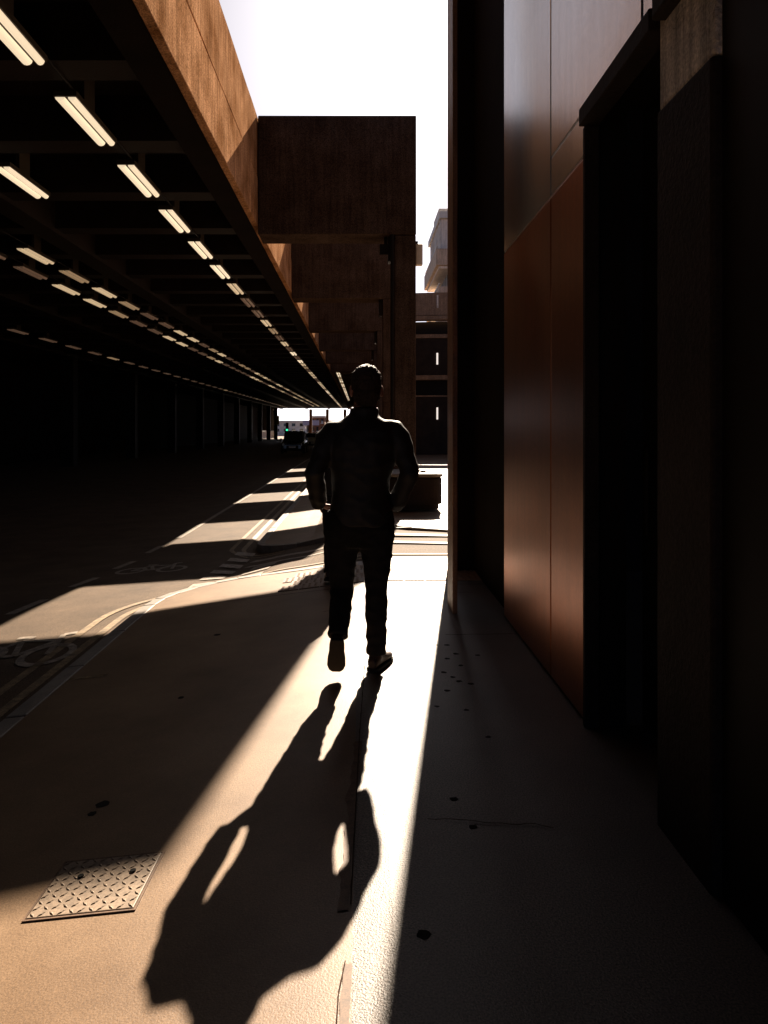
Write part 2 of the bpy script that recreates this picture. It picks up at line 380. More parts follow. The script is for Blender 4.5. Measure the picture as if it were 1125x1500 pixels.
def gum(x, y, r):
    rnd = random.Random(int(x*977 + y*131)); vs = []
    n_ = 12
    ring = [r*(.75 + .4*rnd.random()) for _ in range(n_)]
    b0 = [(x + ring[k]*math.cos(2*math.pi*k/n_), y + ring[k]*math.sin(2*math.pi*k/n_)) for k in range(n_)]
    b = MB(); b.rings([[(X, Y, pav(X, Y) + .001) for X, Y in b0], [(x + (X-x)*.8, y + (Y-y)*.8, pav(X, Y) + .0018) for X, Y in b0]])
    b.build('gum_spot', M['gum'], pavement)
for px, py, r in ((265,1022,.022),(150,1178,.03),(135,1192,.02),(665,1171,.018),(693,1212,.018),(620,1369,.021),(655,965,.018),(668,958,.02),(675,975,.017),(650,985,.02),
                  (663,992,.016),(672,998,.02),(690,1002,.018),(655,1012,.018),(640,1035,.014),(700,960,.02),(318,930,.03),(655,945,.02),(683,1040,.015),(640,945,.012),(715,1080,.015)):
    X = 0; 
    for _ in range(6):
        Y = (CAM_H - pav(X))*1100/(py - 627); X = (px - 527)/1100*Y
    gum(X, Y, r)

# chequer-plate access cover
cov = empty('access_cover', (-.90, 2.58, pav(-.90)))
tag(cov, 'small chequer plate access cover with two key holes at the edge of the shade', 'access cover')
sl = -math.atan(PSL); 
cm = MB().box(-.19, .19, -.17, .17, -.03, .006).build('plate', M['steel'], cov, bevel=.003, local=True)
bm_ = MB()
for i in range(11):
    for j in range(10):
        x, y = -.175 + .035*i, -.155 + .0345*j; s_ = 1 if (i + j) % 2 else -1
        d = Vector((.012, .012*s_, 0)); p = Vector((x, y, .006)); w = Vector((-d.y, d.x, 0))*.34; up = Vector((0, 0, .0030))
        bm_.add([p - d, p + w, p + d, p - w, p - d*.5 + up, p + w*.4 + up, p + d*.5 + up, p - w*.4 + up], [(0,1,5,4),(1,2,6,5),(2,3,7,6),(3,0,4,7),(4,5,6,7)])
o = bm_.build('tread', M['steel'], cov, local=True); o['kind'] = 'stuff'
for kx, ky in ((-.085, .055), (.115, .055)):
    MB().tube((kx, ky, .0055), (kx, ky, .0115), .011, .011, 12).build('key_hole', M['hole'], cov, local=True)
fb = MB(); fb.box(-.20,-.193,-.18,.18,-.03,.004).box(.193,.20,-.18,.18,-.03,.004).box(-.193,.193,-.18,-.173,-.03,.004).box(-.193,.193,.173,.18,-.03,.004)
fb.build('frame', M['patch'], cov, local=True)
cov.rotation_euler = (0, sl, R(-1.5)); cov.scale = (.93, .93, 1)

# ------------------------------------------------------------------ elevated deck
FX = -2.06; FZ0, FZ1 = 5.54, 7.76; EBX = -2.62; DL = -22.0; YN, YF = -30.0, 165.0
deck = empty('elevated_road_deck', (FX, 15, 0))
tag(deck, 'long brown concrete road deck on portal frames with ribbed underside over the left street', 'bridge')
def fascia(z0, z1, dx, name):
    mb = MB(); ys_ = [YN + i*.6 for i in range(int((50 - YN)/.6) + 1)] + [60, 90, 130, YF]
    rg = []
    for y in ys_:
        j = .006*noise.noise(Vector((y*.9, z0, 0)))
        zb = z0 + .012*noise.noise(Vector((y*1.9, 3.3, z0))) + (.022*noise.noise(Vector((y*.6, 1.3, z0))) if z0 > 6 else 0) ; zt = z1 + (.012*noise.noise(Vector((y*2.3, 8.1, z1))) if z1 < 7 else 0)
        rg.append([(FX + dx + j, y, zb), (FX + dx + j, y, zt), (FX - .12, y, zt), (FX - .12, y, zb)])
    mb.rings(rg); return mb.build(name, M['fascia'], deck, bevel=.012)
fascia(FZ0, 6.53, 0, 'edge_beam')
fascia(6.575, FZ1, -.012, 'parapet')
MB().box(EBX, FX - .121, YN, YF, FZ0 + .03, 7.70).build('edge_core', M['deep_shade'], deck)  # shade under the edge beam is put into this dark colour
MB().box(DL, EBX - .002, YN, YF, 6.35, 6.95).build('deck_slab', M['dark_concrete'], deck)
rib = None
RP = 2.42; R0 = 8.64
k0 = int((YN - R0)/RP); k1 = int((YF - R0)/RP)
for k in range(-4, k1):
    y = R0 + RP*k
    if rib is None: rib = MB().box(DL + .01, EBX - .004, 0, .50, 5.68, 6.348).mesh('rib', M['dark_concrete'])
    o = bpy.data.objects.new('rib', rib); col.objects.link(o); o.location = (0, y, 0); attach(o, deck)
# long beams under the ribs
for x in (-6.7, -11.5, -17.0):
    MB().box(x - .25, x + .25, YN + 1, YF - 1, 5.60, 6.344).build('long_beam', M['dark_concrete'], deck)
LZ0 = 5.665
BY = [15.15 + 7.5*i for i in range(5)]; BT = .80
CX0, CX1 = .70, 1.14
for i, y in enumerate(BY):
    MB().box(FX + .004, CX1, y, y + BT, 5.36, 7.76).build('portal_beam', M['concrete'], deck, bevel=.02)
    MB().box(CX0, CX1 - .006, y + .012, y + BT - .02, -.2, 5.345).build('portal_column', M['concrete'], deck, bevel=.02)
    MB().box(CX0 + .05, CX1 - .05, y + .06, y + BT - .06, 5.33, 5.37).build('bearing', M['black'], deck)
    MB().box(CX0 - .12, CX0 - .004, y + .25, y + .60, 4.88, 5.35).build('corbel', M['dark_concrete'], deck, bevel=.01)
# unseen slab added over the camera to keep sky light off the street
MB().box(FX + .004, .70, YN, 5.0, 5.36, 7.76).build('sky_block_slab', M['dark_concrete'], deck, bevel=.02)
MB().tube((CX0 - .05, 15.10, .0), (CX0 - .05, 15.10, 5.34), .035).build('downpipe', M['black'], deck)
for x in (-3.67, -7.75, -8.72):
    MB().tube((x + .1, 2, LZ0), (x + .1, YF - 2, LZ0), .016, n=6).build('conduit', M['black'], deck)
# covered stretch beyond the open frames
TY = 52.6
MB().box(FX + .02, 1.6, TY, YF, 6.35, 7.6).build('deck_slab', M['dark_concrete'], deck)
MB().box(FX + .02, 1.6, TY - .5, TY, 5.36, 7.6).build('portal_beam', M['concrete'], deck, bevel=.02)
exit_lit_rib = MB().box(FX + .03, 1.19, 0, .50, 5.68, 6.348).mesh('rib', M['tan'])  # lighter colour imitates daylight reaching these ribs from the far opening
for k in range(int((YF - TY)/RP)):
    o = bpy.data.objects.new('rib', exit_lit_rib); col.objects.link(o); o.location = (0, TY + .8 + RP*k, 0); attach(o, deck)
# walls and pillars of the underpass
w = MB().box(1.2, 1.6, TY, YF, -.2, 6.34).build('underpass_wall', M['darkwall']); tag(w, 'dark concrete wall closing the right side of the covered street', 'wall')
w = MB().box(DL - .6, DL - .05, YN, YF - 1, -.9, 6.9).build('underpass_wall', M['deep_shade']); tag(w, 'black retaining wall in the gloom on the far left of the street', 'wall')
w = MB().box(DL - .6, -18.75, 164.6, 165.2, .85, 6.3).build('end_wall', M['darkwall']); tag(w, 'dark hanging wall over the low tan wall left of the far opening', 'wall')
post = MB().box(-.35, .35, -.35, .35, -.8, 5.58).mesh('deck_pillar', M['black'])
for i in range(12):
    o = bpy.data.objects.new('deck_pillar', post); col.objects.link(o); o.location = (-17.0, 20 + 12*i, 0); attach(o, deck)

# ------------------------------------------------------------------ ceiling lamps
case = MB().box(-.145, .145, -.78, .78, 0, .07)
case_m = case.mesh('housing', M['lamp_case'])
def half_round(x0, x1, d, L):
    mb = MB(); c = (x0 + x1)/2; r = (x1 - x0)/2
    prof = [(c + r*math.cos(R(a)), -d*math.sin(R(a))) for a in range(0, 181, 30)]
    mb.rings([[(x, -L, z) for x, z in prof], [(x, L, z) for x, z in prof]]); return mb
tubes = {}
for st in ('tube_on', 'tube_mid', 'tube_dim', 'tube_low'):
    tubes[st] = (half_round(-.135, -.012, .05, .75).mesh('tube', M[st]), half_round(.028, .125, .05, .75).mesh('tube', M[st]))
hang_m = MB().box(-.03, .03, -.2, .2, .07, .76).mesh('hanger', M['lamp_case'])
def lamp(x, y, z, st, label, group):
    e = empty('ceiling_lamp', (x, y, z)); tag(e, label, 'lamp', group)
    for nm, me in (('housing', case_m), ('tube', tubes[st][0]), ('tube', tubes[st][1]), ('hanger', hang_m)):
        o = bpy.data.objects.new(nm, me); col.objects.link(o); o.parent = e
LZ = 5.58
rnd = random.Random(3)
GL = 'strip lamps under the deck'
def nth(i): return ('nearest', 'second', 'third', 'fourth', 'fifth', 'sixth', 'seventh', 'eighth', 'ninth', 'tenth', 'eleventh', 'twelfth', 'thirteenth', 'fourteenth')[i]
LIT = {'tube_on': 'bright', 'tube_mid': 'lit', 'tube_dim': 'dim', 'tube_low': 'faint'}
def row(x, y0, step, states, n, where):
    for k in range(n):
        st = states(k)
        lb = f'{nth(k)} strip lamp from the camera in the {where}' if k < 14 else f'small {LIT[st]} strip lamp far down the {where}'
        lamp(x, y0 + step*k, LZ, st, lb, GL)
row(-3.67, 10.12 - RP, RP, lambda k: 'tube_on' if k < 6 else rnd.choice(('tube_on', 'tube_mid', 'tube_dim', 'tube_mid', 'tube_low')), 60, 'bright row beside the edge beam')
lamp(-5.66, 12.62, LZ, 'tube_on', 'lone strip lamp between the bright row and the deeper rows', GL)
def state(p): return 'tube_mid' if p > .8 else ('tube_dim' if p > .35 else 'tube_low')
pat2 = [1,.5,1,.6,.3,0,1,.9,.1,.4,1,.3,.1,.5,.4,.1]
pat3 = [.1,.3,.9,1,.4,.1,0,1,1,.1,.2,.5,1,.3,.1,.2]
row(-7.75, 18.0, RP, lambda k: state(pat2[k % 16]), 52, 'first deep row behind the bright row')
row(-8.72, 17.5, RP, lambda k: state(pat3[k % 16]), 52, 'second deep row behind the bright row')
row(-14.6, 29.0, 3.1, lambda k: 'tube_dim' if rnd.random() > .85 else 'tube_low', 40, 'faintest row by the left pillars')
row(-1.62, 54.4, RP, lambda k: 'tube_on' if rnd.random() > .45 else rnd.choice(('tube_mid', 'tube_dim')), 24, 'row right of the covered street')

# ------------------------------------------------------------------ building on the right
bld = empty('clad_building', (1.1, 4, 0))
tag(bld, 'dark building with brown cladding panels and concrete piers along the right pavement', 'building')
WX = 1.10
UP = 6.5
MB().box(.725, .763, 5.86, 6.21, -.1, UP).build('pillar_fin', M['pillar'], bld, bevel=.006)
MB().box(.935, 12, 7.60, 7.95, -.1, 30).build('end_wall', M['deep_shade'], bld)
MB().box(WX + .06, WX + .3, 5.74, 7.597, -.05, UP - .003).build('recess_wall', M['deep_shade'], bld)
MB().box(.728, 14, -14, 6.205, UP + .002, 30).build('upper_storeys', M['darkwall'], bld)
MB().box(.94, 14, 6.207, 7.597, UP + .002, 30).build('upper_storeys', M['darkwall'], bld)
PE = [5.735, 4.325, 2.925]                      # panel seams
DH = 2.97; DY0, DY1 = 3.665, 2.765
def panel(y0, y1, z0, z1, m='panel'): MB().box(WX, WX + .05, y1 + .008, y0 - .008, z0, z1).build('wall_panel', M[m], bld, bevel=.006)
panel(PE[0], PE[1], .02, 2.778); panel(PE[0], PE[1], 2.786, UP - .005, 'sky_sheen_panel')  # seam parts the painted ground glow from the painted sky sheen
panel(PE[1], DY0, .02, 2.778); panel(PE[1], DY0, 2.786, 2.998, 'sky_sheen_panel')
panel(PE[1], PE[2], 3.006, UP - .005, 'sky_sheen_panel')
panel(PE[2], DY1, 3.006, UP - .005, 'sky_sheen_panel')
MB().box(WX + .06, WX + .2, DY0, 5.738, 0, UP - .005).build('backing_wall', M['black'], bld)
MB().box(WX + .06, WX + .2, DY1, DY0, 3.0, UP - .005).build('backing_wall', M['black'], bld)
MB().box(WX - .035, WX + .06, DY1 + .002, DY0 - .01, DH - .055, DH + .03).build('lintel', M['darkwall'], bld, bevel=.006)
MB().box(WX - .012, WX + .058, DY0 - .035, DY0 - .001, .0, DH - .057).build('door_jamb', M['darkwall'], bld, bevel=.004)
door = MB().box(WX + .28, WX + .33, DY1, DY0, .01, 3.0).build('door', M['black'], bld)
MB().tube((WX + .24, 3.5, .95), (WX + .24, 3.5, 1.35), .014).build('handle', M['black'], door)
MB().box(WX + .2, WX + .4, DY1, DY0, 3.0, 3.1).build('door_head', M['black'], bld)
# pier: board-marked concrete band above a dark plinth, under a dark overhang
PY0, PY1 = 2.76, 2.325
MB().box(WX, WX + .6, PY1, PY0, 2.61, UP - .005).build('pier', M['pier'], bld, bevel=.012)
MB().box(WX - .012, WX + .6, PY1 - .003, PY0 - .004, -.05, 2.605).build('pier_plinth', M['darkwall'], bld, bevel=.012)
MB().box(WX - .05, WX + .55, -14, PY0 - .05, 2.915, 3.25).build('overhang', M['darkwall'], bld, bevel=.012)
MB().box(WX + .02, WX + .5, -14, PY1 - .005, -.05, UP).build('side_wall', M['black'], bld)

# ------------------------------------------------------------------ objects by the portal column
pl = MB(); r_ = .22; x0, x1, y0, y1 = .46, 1.44, 12.95, 14.45
def rrect(x0, x1, y0, y1, r, n=6):
    out = []
    for cx, cy, a0 in ((x1-r, y1-r, 0), (x0+r, y1-r, 90), (x0+r, y0+r, 180), (x1-r, y0+r, 270)):
        for i in range(n+1): out.append((cx + r*math.cos(R(a0 + 90*i/n)), cy + r*math.sin(R(a0 + 90*i/n))))
    return out
pt = empty('concrete_bench', ((x0+x1)/2, (y0+y1)/2, FAR_UP)); tag(pt, 'round cornered concrete block bench with sunlit top at the foot of the first column', 'bench')
def rr(z, g_): return [(x, y, z) for x, y in rrect(x0 + g_, x1 - g_, y0 + g_, y1 - g_, r_)]
MB().rings([rr(FAR_UP - .02, .05), rr(FAR_UP + .06, .05), rr(FAR_UP + .07, .0), rr(.56, .0), rr(.60, .02)]).build('block', M['darkwall'], pt)
MB().rings([rr(.602, .0), rr(.612, -.015), rr(.645, -.015), rr(.66, .0)]).build('seat_slab', M['kerb'], pt)
for i, (x, y, s_) in enumerate(((1.02, 13.5, .05), (1.13, 13.4, .04))):
    b = MB().ball((x, y, .66 + s_*.45), s_*1.5, s_, s_*.5)
    tag(b.build('crumpled_wrapper', M['white'] if i == 0 else M['tan'], smooth=False), ['crumpled white wrapper lying on the bench top', 'small tan wrapper lying on the bench top beside a white one'][i], 'litter')
sg = empty('projecting_sign', (CX1, 15.5, 4.8)); tag(sg, 'small grey box sign projecting from the first concrete column', 'sign')
MB().box(CX1 + .012, CX1 + .155, 15.42, 15.58, 4.80, 5.24).build('box', M['grey_sign'], sg, bevel=.02)
MB().box(CX1 - .006, CX1 + .06, 15.47, 15.53, 5.24, 5.30).build('bracket', M['black'], sg)
fl = empty('floodlight', (.56, 15.4, 5.36)); tag(fl, 'dark floodlight hanging under the first concrete beam beside its column', 'lamp')
MB().box(.50, .56, 15.38, 15.44, 5.20, 5.36).build('bracket', M['black'], fl)
MB().rings([[(.40,15.30,4.98),(.62,15.30,4.98),(.62,15.30,5.2),(.40,15.30,5.2)], [(.44,15.46,5.02),(.58,15.46,5.02),(.58,15.46,5.18),(.44,15.46,5.18)]]).build('lamp_head', M['black'], fl, bevel=.01)

# ------------------------------------------------------------------ background right: drum shaped car park, terrace block
cp = empty('car_park', (5.2, 52, 0)); tag(cp, 'dark curved concrete car park with ledges beyond the concrete bench', 'building')
CC = (5.2, 52.5); CRAD = 11.4
def drum(r, z0, z1, name, m, a0=254, a1=340, th=.4):
    a = [a0 + (a1 - a0)*i/48 for i in range(49)]
    poly = [(CC[0] + r*math.cos(R(t)), CC[1] + r*math.sin(R(t))) for t in a] + [(CC[0] + (r - th)*math.cos(R(t)), CC[1] + (r - th)*math.sin(R(t))) for t in reversed(a)]
    return MB().prism(poly, z0, z1).build(name, m, cp)
drum(CRAD + .15, 7.62, 8.85, 'parapet', M['tan'], th=.5); drum(CRAD + .22, 7.36, 7.58, 'ledge', M['tan'], th=.6)
drum(CRAD - .6, 6.6, 7.36, 'recessed_wall', M['black']); drum(CRAD + .1, 6.38, 6.58, 'ledge', M['tan'], th=.9)
drum(CRAD, 4.36, 6.37, 'wall', M['darkwall']); drum(CRAD + .1, 4.10, 4.34, 'ledge', M['tan'], th=.9)
drum(CRAD - .5, 3.25, 4.10, 'recessed_wall', M['black']); drum(CRAD + .06, 3.17, 3.24, 'ledge', M['tan'], th=.8)
drum(CRAD, -.1, 3.16, 'wall', M['darkwall'])
for z0, z1, nm, m in ((4.93, 5.56, 'slit_lamp', 'slit'), (1.92, 2.58, 'slit_lamp', 'slit'), (8.0, 8.7, 'slot', 'pier')):
    ya = CC[1] - math.sqrt(CRAD**2 - (4.24 - CC[0])**2)
    dy = .16 if z0 > 7 else 0
    MB().box(4.20, 4.29, ya - .05 - dy, ya + .05 - dy, z0, z1).build(nm, M[m], cp)
tb = empty('terrace_block', (8, 62, 0)); tag(tb, 'pale terraced apartment block with stepped balconies in the sky gap', 'building')
def tbx(name, m, *a): return MB().box(*a).build(name, M[m], tb)
tbx('core_wall', 'terrace', 7.3, 24, 60.6, 69, 0, 15.6)
tbx('upper_wall', 'beige', 6.55, 24, 60.2, 69.5, 15.72, 18.2)
for i in range(8): tbx('wall_rib', 'beige', 6.47, 6.545, 60.4 + 1.15*i, 60.9 + 1.15*i, 15.75, 18.15)
tbx('coping', 'white', 6.35, 24, 59.9, 69.8, 18.22, 18.75)
tbx('roof_tower', 'beige', 7.0, 10, 66.5, 71, 18.77, 20.9)
for z in (14.9, 11.9, 9.2):
    st = .0 if z > 14 else .18
    tbx('balcony_parapet', 'terrace', 6.05 + st, 24, 59.4, 70.5 - st*2, z - .55, z + .75)
    tbx('balcony_soffit', 'beige', 6.3 + st, 24, 59.7, 70.2, z - .75, z - .56)
    tbx('railing', 'white', 6.12 + st, 6.2 + st, 59.45, 70.3, z + .95, z + 1.05)
    w_ = tbx('window', 'glass', 7.22, 7.29, 60.7, 68.8, z - 2.1, z - .8)
    for i in range(7): MB().box(7.16, 7.21, 60.7 + 1.3*i, 60.85 + 1.3*i, z - 2.1, z - .8).build('mullion', M['white'], w_)

# ------------------------------------------------------------------ beyond the underpass
def house(name, label, x0, x1, y0, y1, h, m, nx, nz):
    e = empty(name, ((x0+x1)/2, y0, -.6)); tag(e, label, 'building')
    MB().box(x0, x1, y0, y1, -.7, h).build('wall', M[m], e)
    MB().box(x0 - .3, x1 + .3, y0 - .3, y1 + .3, h + .002, h + .5).build('roof', M['white'], e)
    dw = (x1 - x0)/nx; dz = h/nz
    for i in range(nx):
        for j in range(nz):
            xa = x0 + dw*(i + .28); za = dz*(j + .25)
            f = MB().box(xa, xa + dw*.44, y0 - .08, y0 - .004, za, za + dz*.55).build('window', M['glass'], e)
            MB().box(xa - .12, xa + dw*.44 + .12, y0 - .16, y0 - .005, za - .18, za - .01).build('sill', M['white'], f)
house('white_house', 'white rendered building straight beyond the end of the covered street', -27, -15.5, 215, 235, 3.1, 'pale', 5, 2)
house('corner_house', 'pale building with tall openings right of the red brick building', -9.6, 6, 235, 255, 3.4, 'pale', 7, 2)
house('brick_house', 'narrow red brown brick building between two pale buildings', -14.6, -10.4, 222, 240, 4.6, 'redbrick', 3, 2)
s_ = MB().box(-15.8, -11.3, 208.0, 208.3, 2.2, 3.6).build('shop_sign', M['bluesign']); tag(s_, 'pale blue board sign in the sunlight beyond the covered street', 'sign')
w = MB().box(-25, -18.8, 168, 168.4, -.9, .75).build('low_wall', M['beige']); tag(w, 'low tan wall left of the far opening', 'wall')
p_ = empty('end_post', (-18.4, 163, -.6)); tag(p_, 'pale post standing at the left of the far opening', 'post')
MB().box(-18.6, -18.2, 162.8, 163.2, -.6, 5.3).build('shaft', M['pale'], p_)
MB().box(-18.8, -18.0, 162.6, 163.4, 5.3, 5.55).build('capital', M['pale'], p_)
for i, x in enumerate((-10.6, -7.0, -3.2)):
    p_ = MB().box(x - .32, x + .32, 162, 162.6, -.7, 5.5).build('end_column', M['redbrick']); 
    tag(p_, ['red brown column at the far opening left of the cars', 'red brown column at the far opening behind the pale car', 'red brown column at the far opening behind the man'][i], 'column')
tl = empty('traffic_light', (-11.6, 120, road_z(-11.6))); tag(tl, 'traffic light showing green near the far end of the covered street', 'traffic light')
MB().tube((-11.6, 120, -.6), (-11.6, 120, 2.3), .07).build('pole', M['black'], tl)
hd = MB().box(-11.82, -11.38, 119.7, 120.0, .9, 2.3).build('signal_head', M['black'], tl, bevel=.03)
for z, m in ((2.05, 'red_off'), (1.6, 'amber_off'), (1.15, 'green')):
    MB().tube((-11.6, 119.62, z), (-11.6, 119.69, z), .16, .16, 14).build('lens', M[m], hd)
ys_ = empty('yellow_sign', (-13.2, 120, -.6)); tag(ys_, 'yellow sign plate on a post by the far traffic light', 'sign')
MB().tube((-13.2, 120, -.6), (-13.2, 120, 3.2), .06).build('post', M['black'], ys_)
MB().box(-13.55, -12.85, 119.86, 119.93, 2.0, 3.4).build('plate', M['yellow'], ys_, bevel=.02)

# ------------------------------------------------------------------ cars
def car(name, label, loc, rz, paint, van):
    e = empty(name, loc); tag(e, label, 'car')
    W = .92; H = 1.78 if van else 1.48
    def hull(st):
        rg = []
        for y, hw, z0, z1 in st:
            rg.append([(-hw*.96, y, z0), (-hw, y, z0 + .18), (-hw, y, z1 - .18), (-hw*.9, y, z1), (hw*.9, y, z1), (hw, y, z1 - .18), (hw, y, z0 + .18), (hw*.96, y, z0)])
        return rg
    MB().rings(hull([(-2.2, .72, .34, .74), (-2.05, .86, .26, .86), (-1.5, W, .24, .96), (-.8, W, .24, 1.02), (1.2, W, .24, 1.05), (1.9, .9, .26, 1.03), (2.15, .82, .34, .92)])).build('body', paint, e, bevel=.03, smooth=False, local=True)
    b = 1.0
    cab = [(-1.0, .80, b), (-.35, .68, H), (1.3, .68, H), (1.95, .78, b)] if not van else [(-1.1, .82, b), (-.55, .72, H), (1.85, .72, H), (2.05, .80, b)]
    MB().rings([[(-cab[0][1], cab[0][0], b), (-cab[1][1], cab[1][0], H), (-cab[2][1], cab[2][0], H), (-cab[3][1], cab[3][0], b)], [(cab[0][1], cab[0][0], b), (cab[1][1], cab[1][0], H), (cab[2][1], cab[2][0], H), (cab[3][1], cab[3][0], b)]]).build('cabin', paint, e, bevel=.05, local=True)
    def on(t, s_, d): 
        y = cab[0][0] + (cab[1][0] - cab[0][0])*t; hw = cab[0][1] + (cab[1][1] - cab[0][1])*t
        return (s_*(hw - .09), y - d, b + (H - b)*t + d*.6)
    MB().rings([[on(.08, -1, .004), on(.08, 1, .004), on(.9, 1, .004), on(.9, -1, .004)], [on(.08, -1, .02), on(.08, 1, .02), on(.9, 1, .02), on(.9, -1, .02)]]).build('windscreen', M['glass'], e, local=True)
    for s_ in (-1, 1):
        for ya, yb in ((cab[1][0] - .1, .42), (.5, cab[2][0] + .02)):
            hw0, hw1 = .80, cab[1][1] + .03
            q = [(s_*hw0, ya - .12, b + .06), (s_*hw0, yb + .05, b + .06), (s_*hw1, yb, H - .14), (s_*hw1, ya + .1, H - .14)]
            MB().rings([q, [(x + s_*.015, y, z) for x, y, z in q]]).build('side_window', M['glass'], e, local=True)
        MB().box(min(s_*.42, s_*.76), max(s_*.42, s_*.76), -2.17, -2.03, .62, .80).build('headlight', M['lens'], e, bevel=.03, local=True)
        MB().box(min(s_*.93, s_*1.1), max(s_*.93, s_*1.1), -.85, -.72, 1.02, 1.18).build('mirror', paint, e, bevel=.03, local=True)
        for y in (-1.38, 1.32):
            wh = MB(); rg = []
            for x, r in ((-.1, .25), (-.11, .31), (-.06, .33), (.06, .33), (.11, .31), (.1, .25)):
                rg.append([(s_*.84 + x, y + r*math.cos(2*math.pi*k/24), .33 + r*math.sin(2*math.pi*k/24)) for k in range(24)])
            o = wh.rings(rg).build('wheel', M['rubber'], e, local=True)
            r_o = MB().tube((s_*.935, y, .33), (s_*.955, y, .33), .22, .20, 16).build('rim', M['rim'], o, local=True)
    MB().box(-.45, .45, -2.235, -2.19, .42, .66).build('grille', M['black'], e, local=True)
    MB().box(-.26, .26, -2.25, -2.237, .48, .59).build('number_plate', M['white'], e, local=True)
    MB().box(-.86, .86, -2.24, -2.0, .30, .42).build('bumper', M['black'], e, bevel=.03, local=True)
    e.rotation_euler = (0, 0, R(rz)); return e
car('dark_van', 'dark tall car coming towards the camera in the covered street', (-5.2, 60, road_z(-5.2)), 0, M['car_dark'], True)
car('pale_car', 'pale car behind the dark tall car, close to the right kerb', (-4.9, 74, road_z(-4.4)), -6, M['car_pale'], False)

# ------------------------------------------------------------------ people
V = Vector
def hand(mb, wrist, d, palm_n, side, curl=.5, s=1.0):
    """palm, four unequal bent fingers and a thumb leaving the side of the palm"""
    d = V(d).normalized(); n = V(palm_n); n = (n - d*n.dot(d)).normalized(); a = d.cross(n)*side; w = V(wrist)
    mb.limb([(w - d*.02, .026*s, .022*s, n), (w + d*.02, .033*s, .020*s, n), (w + d*.06, .041*s, .016*s, n), (w + d*.095, .040*s, .013*s, n)], 12)
    for i, L in enumerate((.070, .078, .072, .056)):
        p = w + d*(.088*s) + a*((.030 - .020*i)*s); dd = d.copy(); pts = [(p - d*.02, .0095*s, .0095*s, n)]
        for j, f in enumerate((.45, .32, .23)):
            ang = curl*(.5 + .35*j); dd = (dd*math.cos(ang) + n*math.sin(ang)).normalized(); p = p + dd*L*f*s
            pts.append((p, (.0090 - .0008*j)*s, (.0088 - .0008*j)*s, n))
        mb.limb(pts, 8)
    p = w + d*.03*s + a*.028*s; q = p + (d*.55 + a*.75 + n*.3).normalized()*.042*s; r_ = q + (d*.85 + a*.25 + n*.45).normalized()*.034*s
    mb.limb([(p - a*.015, .014*s, .013*s, n), (p, .013*s, .012*s, n), (q, .0105*s, .010*s, n), (r_, .008*s, .0075*s, n)], 8)

